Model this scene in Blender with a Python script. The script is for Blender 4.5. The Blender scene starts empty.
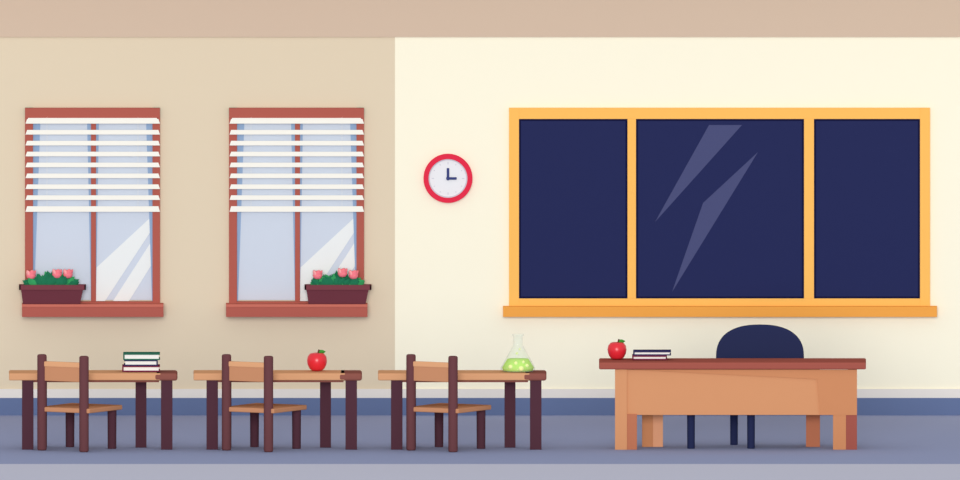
import bpy, bmesh, math, random
from mathutils import Vector, Matrix
random.seed(4)
S = 0.0095                      # metres per drawing unit (elevation grid)
TH = math.radians(4.0)
sn, cs = math.sin(TH), math.cos(TH)
YW = 35*S/sn                    # back wall plane
def X(u): return (u-480)*S
def Z(v, y): return ((450-v)*S - y*sn)/cs

# ---------------------------------------------------------------- materials
def lin(c):
    c = c/255
    return c/12.92 if c <= 0.04045 else ((c+0.055)/1.055)**2.4
MATS = {}
def mat(name, rgb, gain=1.0, spec=0.0, rough=0.8, alpha=1.0, noise=0.008, scale=6):
    if name in MATS: return MATS[name]
    m = bpy.data.materials.new(name); m.use_nodes = True
    nt = m.node_tree; b = nt.nodes['Principled BSDF']
    col = [min(1, lin(c)*gain) for c in rgb]
    tc = nt.nodes.new('ShaderNodeTexCoord'); nz = nt.nodes.new('ShaderNodeTexNoise')
    nz.inputs['Scale'].default_value = scale
    nt.links.new(tc.outputs['Object'], nz.inputs['Vector'])
    mx = nt.nodes.new('ShaderNodeMix'); mx.data_type = 'RGBA'
    mx.inputs[6].default_value = [c*(1-noise) for c in col]+[1]
    mx.inputs[7].default_value = [min(1, c*(1+noise)) for c in col]+[1]
    nt.links.new(nz.outputs['Fac'], mx.inputs[0])
    nt.links.new(mx.outputs[2], b.inputs['Base Color'])
    b.inputs['Roughness'].default_value = rough
    b.inputs['Specular IOR Level'].default_value = spec
    b.inputs['Alpha'].default_value = alpha
    MATS[name] = m
    return m

M_tan   = mat('paint_tan', (223,207,180), noise=.004)
M_cream = mat('paint_cream', (250,244,220), noise=.004)
M_corn  = mat('cornice_paint', (209,186,164), noise=.004)
M_floor = mat('floor_blue', (132,140,170), 1.45, noise=.004)
M_floor2= mat('floor_border', (178,180,196), 1.38, noise=.004)
M_skL   = mat('skirting_light', (224,218,211), 1.08)
M_skD   = mat('skirting_blue', (98,113,148), 1.1)
M_frame = mat('window_wood', (176,94,82))
M_frame2= mat('window_wood_light', (200,112,96))
M_pane  = mat('window_pane', (205,213,225))
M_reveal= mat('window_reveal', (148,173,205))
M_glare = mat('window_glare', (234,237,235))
M_slat  = mat('blind_slat', (252,249,238), .93)
M_box   = mat('planter_body', (106,54,64))
M_rim   = mat('planter_rim', (122,64,72))
M_soil  = mat('soil', (60,35,35))
M_leafD = mat('leaf_dark', (36,112,78), 1.2)
M_leafL = mat('leaf_light', (56,152,90), 1.2)
M_pink  = mat('petal_pink', (250,130,140))
M_pink2 = mat('petal_light', (255,170,170))
M_red   = mat('clock_red', (226,50,76))
M_face  = mat('clock_face', (234,234,236))
M_rimg  = mat('clock_inner', (203,203,212))
M_navy  = mat('navy', (62,70,122))
M_or    = mat('board_wood', (252,190,98))
M_or2   = mat('board_ledge', (241,165,76))
M_board = mat('board_slate', (41,46,86))
M_bedge = mat('board_edge', (24,27,62))
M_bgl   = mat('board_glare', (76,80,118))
M_dt    = mat('desk_top', (216,160,118))
M_de    = mat('desk_end', (142,86,76))
M_dl    = mat('desk_leg', (84,52,62))
M_cp    = mat('chair_post', (108,67,70))
M_cb    = mat('chair_back', (202,143,106))
M_cbl   = mat('chair_back_light', (226,168,124))
M_tt    = mat('tdesk_top', (163,88,76))
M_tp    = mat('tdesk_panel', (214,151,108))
M_tr    = mat('tdesk_tan_shade', (206,140,98))  # redder tan of legs and pedestal, also the painted shade below the top
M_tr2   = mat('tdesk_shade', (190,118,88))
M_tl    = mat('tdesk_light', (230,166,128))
M_ch    = mat('office_navy', (42,48,82))
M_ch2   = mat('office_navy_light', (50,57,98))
M_apple = mat('apple_red', (228,40,54), spec=0.5, rough=0.3)
M_stem  = mat('stem', (90,55,45))
M_green = mat('apple_leaf', (70,150,60))
M_page  = mat('pages', (244,242,236))
M_bg    = mat('cover_green', (50,108,88))
M_bn    = mat('cover_navy', (56,54,94))
M_bm    = mat('cover_maroon', (124,44,70))
M_glass = mat('flask_glass', (225,242,225), spec=0.5, rough=0.05, alpha=0.2)
M_liq   = mat('flask_liquid', (176,222,66), 1.2)
M_bub   = mat('flask_bubble', (230,248,160), 1.15)

# ---------------------------------------------------------------- builders
class G:
    def __init__(s, name, loc=(0,0,0)):
        s.o = Vector(loc); s.e = bpy.data.objects.new(name, None)
        s.e.empty_display_size = 0.1
        s.e.location = loc; bpy.context.collection.objects.link(s.e)
def finish(name, bm, mats, g=None, bevel=0, smooth=False, seg=2):
    bmesh.ops.recalc_face_normals(bm, faces=bm.faces)
    if g: bmesh.ops.translate(bm, verts=bm.verts, vec=-g.o)
    me = bpy.data.meshes.new(name); bm.to_mesh(me); bm.free()
    ob = bpy.data.objects.new(name, me); bpy.context.collection.objects.link(ob)
    for m in (mats if isinstance(mats,(list,tuple)) else [mats]): me.materials.append(m)
    if smooth:
        for p in me.polygons: p.use_smooth = True
    if bevel:
        md = ob.modifiers.new('bevel','BEVEL'); md.width = bevel; md.segments = seg
        md.limit_method = 'ANGLE'; md.angle_limit = math.radians(40)
    if g: ob.parent = g.e
    return ob
def box(name, x0,x1,y0,y1,z0,z1, m, g=None, bevel=0, seg=2):
    bm = bmesh.new(); bmesh.ops.create_cube(bm, size=1)
    for v in bm.verts:
        v.co = Vector((x0 if v.co.x<0 else x1, y0 if v.co.y<0 else y1, z0 if v.co.z<0 else z1))
    return finish(name, bm, m, g, bevel, seg=seg)
def prism(name, pts, y0, y1, m, g=None, bevel=0, smooth=False):
    bm = bmesh.new()
    a = [bm.verts.new((x,y0,z)) for x,z in pts]; b = [bm.verts.new((x,y1,z)) for x,z in pts]
    n = len(pts); bm.faces.new(a); bm.faces.new(b[::-1])
    for i in range(n): bm.faces.new((a[i],b[i],b[(i+1)%n],a[(i+1)%n]))
    return finish(name, bm, m, g, bevel, smooth)
def hprism(name, pts, z0, z1, m, g=None, bevel=0):
    bm = bmesh.new()
    a = [bm.verts.new((x,y,z0)) for x,y in pts]; b = [bm.verts.new((x,y,z1)) for x,y in pts]
    n = len(pts); bm.faces.new(a); bm.faces.new(b[::-1])
    for i in range(n): bm.faces.new((a[i],b[i],b[(i+1)%n],a[(i+1)%n]))
    return finish(name, bm, m, g, bevel)
def rod(name, p0, p1, r0, r1, m, g=None, n=20, bevel=0):
    p0, p1 = Vector(p0), Vector(p1); d = p1-p0
    bm = bmesh.new()
    bmesh.ops.create_cone(bm, cap_ends=True, segments=n, radius1=r0, radius2=r1, depth=d.length)
    q = Vector((0,0,1)).rotation_difference(d.normalized()).to_matrix().to_4x4()
    bmesh.ops.transform(bm, matrix=Matrix.Translation((p0+p1)/2) @ q, verts=bm.verts)
    return finish(name, bm, m, g, bevel)
def lathe(name, prof, c, m, g=None, n=40, lobes=0):
    bm = bmesh.new(); rings = []
    for r,z in prof:
        if r < 1e-6: rings.append([bm.verts.new((c[0],c[1],c[2]+z))])
        else: rings.append([bm.verts.new((c[0]+r*math.cos(2*math.pi*i/n), c[1]+r*math.sin(2*math.pi*i/n), c[2]+z)) for i in range(n)])
    for A,B in zip(rings, rings[1:]):
        for i in range(n):
            j=(i+1)%n
            if len(A)==1 and len(B)==1: continue
            if len(A)==1: bm.faces.new((A[0],B[j],B[i]))
            elif len(B)==1: bm.faces.new((A[i],A[j],B[0]))
            else: bm.faces.new((A[i],A[j],B[j],B[i]))
    return finish(name, bm, m, g, smooth=True)
def disc(name, cx, cz, r, y0, y1, m, g, n=72, r_in=0):
    bm = bmesh.new()
    def ring(rr,y): return [bm.verts.new((cx+rr*math.cos(2*math.pi*i/n), y, cz+rr*math.sin(2*math.pi*i/n))) for i in range(n)]
    a=ring(r,y0); b=ring(r,y1)
    if r_in:
        c=ring(r_in,y0); d=ring(r_in,y1)
        for i in range(n):
            j=(i+1)%n
            for q in ((a[i],a[j],b[j],b[i]),(c[i],c[j],d[j],d[i]),(a[i],a[j],c[j],c[i]),(b[i],b[j],d[j],d[i])): bm.faces.new(q)
    else:
        bm.faces.new(a); bm.faces.new(b[::-1])
        for i in range(n): bm.faces.new((a[i],a[(i+1)%n],b[(i+1)%n],b[i]))
    return finish(name, bm, m, g)

# ---------------------------------------------------------------- room shell
XD = X(395)
box('wall_back_left', -8, XD, YW, YW+0.15, 0, 4.6, M_tan)
box('wall_back_right', XD, 8, YW, YW+0.15, 0, 4.6, M_cream)
zc = Z(37, YW-0.03)
box('trim_1', -8, 8, YW-0.03, YW-0.001, zc, 4.6, M_corn)
box('ceiling', -8, 8, YW-0.8, YW+0.15, 4.6, 4.7, M_corn)
g = G('baseboard_back', (0,YW,0))
box('skirting_board', -8, 8, YW-0.03, YW, 0.0, Z(398,YW-0.03), M_skD, g)
box('skirting_cap', -8, 8, YW-0.022, YW, Z(398,YW-0.03), Z(389,YW-0.022), M_skL, g)
yb = -14*S/sn
bm = bmesh.new()
ys = [-7, yb, YW+0.15]
top = [[bm.verts.new((x,y,0)) for x in (-8,8)] for y in ys]
bot = [[bm.verts.new((x,y,-0.12)) for x in (-8,8)] for y in ys]
for i in range(2):
    f = bm.faces.new((top[i][0],top[i][1],top[i+1][1],top[i+1][0])); f.material_index = 1-i
    bm.faces.new((bot[i][0],bot[i][1],bot[i+1][1],bot[i+1][0]))
    bm.faces.new((top[i][0],top[i+1][0],bot[i+1][0],bot[i][0])); bm.faces.new((top[i][1],top[i+1][1],bot[i+1][1],bot[i][1]))
bm.faces.new((top[0][0],top[0][1],bot[0][1],bot[0][0])); bm.faces.new((top[2][0],top[2][1],bot[2][1],bot[2][0]))
finish('floor', bm, [M_floor, M_floor2])

# ---------------------------------------------------------------- windows
def window(name, u):
    P = lambda a: X(u+a)
    g = G(name, (P(67.5), YW, Z(304,YW)))
    yf = YW-0.05
    z = lambda v: Z(v, yf)
    box('pane', P(6),P(130), YW-0.02, YW, Z(300,YW-.02), Z(112,YW-.02), M_pane, g)
    box('jamb_left', P(0),P(8), yf,YW, z(304),z(108), M_frame, g, .002)
    box('jamb_right', P(127.5),P(135), yf,YW, z(304),z(108), M_frame, g, .002)
    box('head', P(0),P(135), yf-.005,YW, z(118),z(108), M_frame, g, .002)
    box('bottom_rail', P(8),P(127.5), yf,YW, z(304),z(301.5), M_frame, g, .002)
    box('mullion', P(66),P(71), yf+.01,YW-.021, z(301.5),z(118), M_frame, g, .002)
    yp = YW-0.021
    zz = lambda v: Z(v, yp)
    def poly(n, pts, m, d=0.004): prism(n, [(P(a), zz(v)) for a,v in pts], yp-d, yp, m, g)
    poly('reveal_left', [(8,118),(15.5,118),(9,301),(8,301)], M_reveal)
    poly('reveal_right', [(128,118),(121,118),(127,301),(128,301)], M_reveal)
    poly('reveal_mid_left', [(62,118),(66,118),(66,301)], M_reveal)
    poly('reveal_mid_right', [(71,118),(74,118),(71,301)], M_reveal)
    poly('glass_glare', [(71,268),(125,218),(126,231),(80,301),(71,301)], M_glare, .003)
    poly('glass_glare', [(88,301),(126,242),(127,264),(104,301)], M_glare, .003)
    # sill
    ys = YW-0.2
    box('sill', P(-3),P(138.5), ys,YW, Z(317,ys),Z(307,ys), M_frame, g, .002)
    box('sill_board', P(-3),P(138.5), ys-.004,YW, Z(307,ys),Z(304.3,ys), M_frame2, g, .002)
    # blind
    b = G('window_blind', (P(67), yf, z(118)))
    n = 9
    for i in range(n):
        v0 = 119+i*10.9; h = 4.6 if i<n-1 else 5.6
        bm = bmesh.new()
        yt, yo = yf-.014, yf-.018
        vs=[]
        for (y,v,e) in ((yt,v0,1.6),(yo,v0+h,0)):
            for dy in (0,-.003):
                for a in (0.5+e, 135-e): vs.append(bm.verts.new((P(a), y+dy, Z(v,y))))
        A,B,C,D,E,F,H,I = vs
        for q in ((A,B,D,C),(E,F,I,H),(A,B,F,E),(C,D,I,H),(A,C,H,E),(B,D,I,F)): bm.faces.new(q)
        finish('slat', bm, M_slat, b)
    for a in (22, 113):
        rod('cord', (P(a), yf-.016, Z(210,yf-.016)), (P(a), yf-.016, Z(117,yf-.016)), .001,.001, M_slat, b, 6)
    box('head_rail', P(3),P(132), yf-.018, yf-.006, Z(120,yf-.018), Z(118,yf-.018), M_slat, b)
    return Z(304.3,ys)
z_sill = window('window_1', 25)
window('window_2', 229)

# ---------------------------------------------------------------- planters
def leaf(bm, p, d, L, w):
    d = Vector(d).normalized(); side = d.cross(Vector((0,1,0.3))).normalized(); nrm = side.cross(d)
    prof = [(0,0.0),(0.2,0.7),(0.45,1),(0.7,0.75),(1,0)]
    c=[];l=[];r=[]
    for t,k in prof:
        q = Vector(p)+d*L*t + Vector((0,0,-0.02*t*t)) 
        c.append(bm.verts.new(q))
        if k: 
            l.append(bm.verts.new(q+side*w*k*.5+nrm*.006)); r.append(bm.verts.new(q-side*w*k*.5+nrm*.006))
    for s_ in (l,r):
        bm.faces.new((c[0],c[1],s_[0])); bm.faces.new((c[1],c[2],s_[1],s_[0])); bm.faces.new((c[2],c[3],s_[2],s_[1])); bm.faces.new((c[3],c[4],s_[2]))
def planter(u, flowers):
    P = lambda a: X(u+a)
    y0, y1 = YW-.19, YW-.075
    zb = z_sill+.001
    g = G('flower_planter', (P(33), (y0+y1)/2, zb))
    zr = Z(290,y0); zt = Z(285,y0)
    prism('box_body', [(P(4),zb),(P(61),zb),(P(64),zr),(P(2),zr)], y0+.008, y1-.008, M_box, g, .003)
    for n_,a in (('rim_front',(P(0),P(67),y0,y0+.012)),('rim_back',(P(0),P(67),y1-.012,y1)),('rim_left',(P(0),P(1.8),y0,y1)),('rim_right',(P(65.2),P(67),y0,y1))):
        box(n_, *a, zr, zt, M_rim, g, .002)
    box('soil', P(1.8),P(65.2), y0+.012,y1-.012, zr, zr+.03, M_soil, g)
    for nm,m_,N in (('leaves_dark',M_leafD,44),('leaves_light',M_leafL,26)):
        bm = bmesh.new()
        for i in range(N):
            t = (i+random.random())/N; a = 12+40*t
            ang = (t-.5)*1.15+random.uniform(-.42,.42)
            yy = random.uniform(y0+.025,y1-.03)
            leaf(bm, (P(a),yy,zr+.02), (math.sin(ang), random.uniform(-.35,.1), math.cos(ang)), random.uniform(.13,.195)*(1-.3*abs(t-.5)*2), random.uniform(.055,.072))
        finish(nm, bm, m_, g)
    for a,v in flowers:
        yy = y0+.02; zf = Z(v, yy); cx = P(a)
        rod('flower_stem', (cx,yy+.01,zr+.01),(cx,yy,zf), .004,.004, M_leafL, g, 8)
        lathe('blossom', [(0,-.042),(.032,-.033),(.046,-.008),(.040,.018),(.02,.038),(0,.042)], (cx,yy,zf), M_pink, g, 20)
        for k in range(5):
            th = k*2*math.pi/5
            bm = bmesh.new(); bmesh.ops.create_icosphere(bm, subdivisions=2, radius=1)
            mm = Matrix.Translation((cx+.028*math.cos(th), yy+.028*math.sin(th), zf+.004)) @ Matrix.Rotation(th,4,'Z') @ Matrix.Rotation(.35,4,'Y') @ Matrix.Diagonal((.014,.03,.046,1))
            bmesh.ops.transform(bm, matrix=mm, verts=bm.verts)
            finish('petal', bm, M_pink2 if k%2 else M_pink, g, smooth=True)
planter(19, [(12,275),(38,274),(49,274)])
planter(304.5, [(13,275),(38,273),(49,275)])

# ---------------------------------------------------------------- clock
yc = YW-.05; cx, cz = X(448), Z(178.5,yc)
g = G('wall_clock', (cx,YW,cz))
disc('rim', cx,cz, 24.5*S, yc, YW, M_red, g, r_in=19.5*S)
disc('inner_ring', cx,cz, 19.6*S, YW-.035, YW, M_rimg, g, r_in=18.2*S)
disc('face', cx,cz, 18.6*S, YW-.03, YW, M_face, g)
for k in range(12):
    th=k*math.pi/6; L = .022 if k%3==0 else .012
    c_, s_ = math.sin(th), math.cos(th); r1=.155
    w=.0035
    prism('tick', [(cx+c_*r1+s_*w,cz+s_*r1-c_*w),(cx+c_*(r1-L)+s_*w,cz+s_*(r1-L)-c_*w),(cx+c_*(r1-L)-s_*w,cz+s_*(r1-L)+c_*w),(cx+c_*r1-s_*w,cz+s_*r1+c_*w)], YW-.033,YW-.03, M_rimg, g)
box('minute_hand', cx-.012,cx+.012, YW-.040,YW-.032, cz-.012,cz+.098, M_navy, g, .003)
box('hour_hand', cx-.012,cx+.082, YW-.046,YW-.038, cz-.012,cz+.012, M_navy, g, .003)
disc('hub', cx,cz,.018, YW-.048,YW-.03, M_navy, g, 24)

# ---------------------------------------------------------------- board
yf = YW-.045; z=lambda v: Z(v,yf)
g = G('chalkboard', (X(720),YW,Z(306,YW)))
box('frame_left', X(509),X(519), yf,YW, z(306),z(108), M_or,g,.002)
box('frame_right', X(920),X(930), yf,YW, z(306),z(108), M_or,g,.002)
box('frame_top', X(519),X(920), yf,YW, z(119),z(108), M_or,g,.002)
box('frame_bottom', X(519),X(920), yf,YW, z(306),z(298.5), M_or,g,.002)
box('divider_1', X(627.5),X(636), yf,YW, z(298.5),z(119), M_or,g,.002)
box('divider_2', X(804),X(814), yf,YW, z(298.5),z(119), M_or,g,.002)
yp = YW-.036
for i,(a,b) in enumerate(((519,627.5),(636,804),(814,920))):
    box('panel_edge', X(a),X(b), yp+.002,YW, z(298.5),z(119), M_bedge,g)
    box('slate_%d'%(i+1), X(a+2),X(b-2), yp-.002,yp+.002, Z(296.5,yp),Z(121,yp), M_board,g)
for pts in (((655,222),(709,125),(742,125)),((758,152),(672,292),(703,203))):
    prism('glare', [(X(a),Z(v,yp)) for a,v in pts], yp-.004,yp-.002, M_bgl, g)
yl = YW-.10
box('ledge', X(503),X(937), yl,YW, Z(317,yl),Z(306.5,yl), M_or2,g,.003)

# ---------------------------------------------------------------- student desks & chairs
YD = 0.02; DD = .45
GAP = .004
def desk(u):
    P = lambda a: X(u+a)
    g = G('student_desk', (P(84),YD+DD/2,0))
    zt = Z(373.3,YD); zb = Z(380.5,YD)
    box('top', P(0),P(152), YD,YD+DD, zb,zt, M_dt,g,.012,3)
    box('top_end', P(145),P(168.5), YD-.003,YD+DD+.003, zb-.003,zt, M_de,g,.024,4)
    box('apron_front', P(19),P(150), YD+.05,YD+.07, zb-.02,zb, M_de,g)
    box('leg_1', P(13),P(24.5), YD+.02,YD+.12, 0,zb, M_dl,g,.004)
    box('leg_2', P(152),P(163.5), YD+.02,YD+.12, 0,zb, M_dl,g,.004)
    box('leg_3', P(28.5),P(38), YD+.34,YD+.43, 0,zb, M_dl,g,.004)
    box('leg_4', P(126.5),P(137.5), YD+.30,YD+.40, 0,zb, M_dl,g,.004)
    return zt
PHI = math.radians(30)
def chair(u):
    g = G('student_chair')
    W = 42*S/math.cos(PHI); D = 28*S/math.sin(PHI)
    r=.045
    zt = .915
    for i,x in enumerate((0,W)):
        rod('back_post_%d'%(i+1), (x,0,0),(x,0,zt), r,r, M_cp,g,24,.015)
        rod('front_leg_%d'%(i+1), (x,D,0),(x,D,.37), r-.004,r-.002, M_dl,g,24,.004)
    box('seat', -.03,W+.07, -.02,D+.08, .37,.415, M_cb,g,.010,3)
    box('backrest', .02,W-.02, -.018,.018, .665,.815, M_cb,g,.006,3)
    box('backrest_rail', .02,W-.02, -.024,.024, .80,.85, M_cbl,g,.008,3)
    g.e.location = (X(u+33), YD-.07, 0); g.e.rotation_euler = (0,0,-PHI)
for u in (9,193.5,378):
    zt = desk(u); chair(u)
zt += GAP

def apple(cx,cy,cz,R):
    g = G('apple',(cx,cy,cz))
    prof=[(0,.12),(.25,.03),(.5,.0),(.75,.2),(.95,.6),(1.03,1.05),(.95,1.45),(.72,1.75),(.42,1.83),(.2,1.74),(0,1.58)]
    lathe('fruit',[(r*R,zz*R) for r,zz in prof],(cx,cy,cz),M_apple,g)
    rod('stem',(cx,cy,cz+1.55*R),(cx+.22*R,cy,cz+2.15*R),.05*R,.09*R,M_stem,g,8)
    bm=bmesh.new(); leaf(bm,(cx+.08*R,cy,cz+1.75*R),(1,-.2,.55),.95*R,.5*R); finish('leaf',bm,M_green,g)
def book(g,x0,x1,y0,y1,z0,z1,m,spine='L'):
    t=.012; 
    box('cover_bottom',x0,x1,y0,y1,z0,z0+t,m,g,.002); box('cover_top',x0,x1,y0,y1,z1-t,z1,m,g,.002)
    if spine=='L':
        box('spine',x0-.008,x0+.006,y0,y1,z0,z1,m,g,.006,3); box('pages',x0+.006,x1-.012,y0+.008,y1-.008,z0+t,z1-t,M_page,g)
    else:
        box('spine',x1-.006,x1+.008,y0,y1,z0,z1,m,g,.006,3); box('pages',x0+.012,x1-.006,y0+.008,y1-.008,z0+t,z1-t,M_page,g)
ya,yb2 = YD+.14, YD+.38
h=.056
g = G('book_stack',(X(142),(ya+yb2)/2,zt))
book(g,X(123),X(160),ya,yb2,zt,zt+h,M_bm)
book(g,X(124),X(157),ya+.01,yb2-.01,zt+h,zt+2*h,M_bn,'R')
book(g,X(124),X(160),ya,yb2,zt+2*h,zt+3*h+.006,M_bg)
apple(X(317),YD+.3,zt,9.8*S)

# flask
def flask(cx,cy,cz):
    g=G('erlenmeyer_flask',(cx,cy,cz))
    R=17.5*S
    out=[(0,0),(R*.9,0),(R,.012),(R*.99,.035),(.052,.235),(.045,.255),(.045,.335),(.058,.342),(.058,.352),(.045,.354)]
    lathe('glass',out,(cx,cy,cz),M_glass,g)
    k=.94
    lathe('liquid',[(0,.006),(R*.9*k,.006),(R*.97*k,.035),(R*.60,.118),(0,.118)],(cx,cy,cz),M_liq,g)
    for a,b,r in ((-.07,.05,.022),(.03,.035,.026),(.085,.06,.018),(-.02,.085,.018),(.05,.095,.015),(-.01,.17,.013),(.015,.21,.010)):
        bm=bmesh.new(); bmesh.ops.create_icosphere(bm,subdivisions=3,radius=r)
        rad = R*(1-max(0,(b-.035))/.2*.68)*.93
        yy = -math.sqrt(max(0,rad*rad-a*a)) if b<.12 else 0
        bmesh.ops.translate(bm,verts=bm.verts,vec=(cx+a,cy+yy*.95,cz+b)); finish('bubble',bm,M_bub,g,smooth=True)
flask(X(518),YD+.23,zt)

# ---------------------------------------------------------------- teacher's desk
g = G('teacher_desk',(X(732),.3,0))
TD=.6
ztt = Z(362.5,0); ztb = Z(369.5,0)
box('top',X(599),X(866),0,TD,ztb,ztt,M_tt,g,.014,3)
box('front_panel',X(617),X(820),.05,.08,Z(415,.05),ztb,M_tp,g,.002)
prism('panel_shade',[(X(630),ztb-.004),(X(857),ztb-.004),(X(857),Z(415,.035)),(X(820),Z(415,.035)),(X(817),Z(379,.04))],.035,.05,M_tr,g)  # desk top's slanted shadow built as a darker wedge, joined to the redder pedestal
box('side_panel_right',X(848),X(857),.05,TD-.05,Z(415,.05),ztb,M_tt,g,.002)
box('side_panel_left',X(615),X(624),.08,TD-.05,Z(415,.05),ztb,M_tp,g,.002)
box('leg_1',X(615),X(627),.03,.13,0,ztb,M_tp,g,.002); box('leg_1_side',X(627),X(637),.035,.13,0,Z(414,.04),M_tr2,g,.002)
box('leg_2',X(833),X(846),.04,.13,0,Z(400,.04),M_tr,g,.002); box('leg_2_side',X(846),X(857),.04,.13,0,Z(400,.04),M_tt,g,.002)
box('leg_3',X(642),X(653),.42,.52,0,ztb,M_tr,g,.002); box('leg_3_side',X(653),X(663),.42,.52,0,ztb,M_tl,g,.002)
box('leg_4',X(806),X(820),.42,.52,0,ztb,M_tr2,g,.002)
ztt += GAP
apple(X(617),.4,ztt,9.3*S)
g = G('book_stack',(X(652),.4,ztt))
book(g,X(633),X(667),.28,.52,ztt,ztt+.042,M_bm)
book(g,X(634),X(671),.29,.51,ztt+.042,ztt+.084,M_bn)

# teacher's chair
g = G('office_chair',(X(755),.6,0))
yb0=.66
hw=44*S; cxx=X(760); zt_=Z(325,yb0); zs=Z(358,yb0)
pts=[]
for i in range(33):
    t=math.pi*i/32
    c_=math.cos(t); s_=math.sin(t)
    pts.append((cxx+hw*math.copysign(abs(c_)**.85,c_), zs+(zt_-zs)*abs(s_)**.8))
pts += [(cxx-hw*.97,.62),(cxx-hw*.8,.52),(cxx+hw*.8,.52),(cxx+hw*.97,.62)]
prism('backrest',pts,yb0,yb0+.09,M_ch,g,.015)
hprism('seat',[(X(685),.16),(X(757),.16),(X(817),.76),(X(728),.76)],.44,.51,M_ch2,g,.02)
for i,(a,y) in enumerate(((691,.2),(751,.2),(734,.7),(811.5,.7))):
    rod('leg_%d'%(i+1),(X(a),y,0),(X(a),y,.45),.036,.038,M_ch,g,20,.004)

# ---------------------------------------------------------------- light
w = bpy.data.worlds.new('world'); bpy.context.scene.world=w; w.use_nodes=True
bgd=w.node_tree.nodes['Background']; bgd.inputs[0].default_value=(1,1,1,1); bgd.inputs[1].default_value=.62
sd=bpy.data.lights.new('sun','SUN'); sd.energy=1.8; sd.angle=math.radians(22)
so=bpy.data.objects.new('sun',sd); bpy.context.collection.objects.link(so)
so.rotation_euler = Vector((.04,1,-.13)).to_track_quat('-Z','Y').to_euler(); so.location=(-3,-8,6)

# ---------------------------------------------------------------- camera
cd=bpy.data.cameras.new('camera'); co=bpy.data.objects.new('camera',cd); bpy.context.collection.objects.link(co)
cd.type='ORTHO'; cd.ortho_scale=960*S; cd.clip_end=200
yc=-15
co.location=(0,yc,((450-240)*S-yc*sn)/cs); co.rotation_euler=(math.pi/2-TH,0,0)
sc=bpy.context.scene; sc.camera=co
sc.view_settings.view_transform='Standard'; sc.view_settings.look='None'
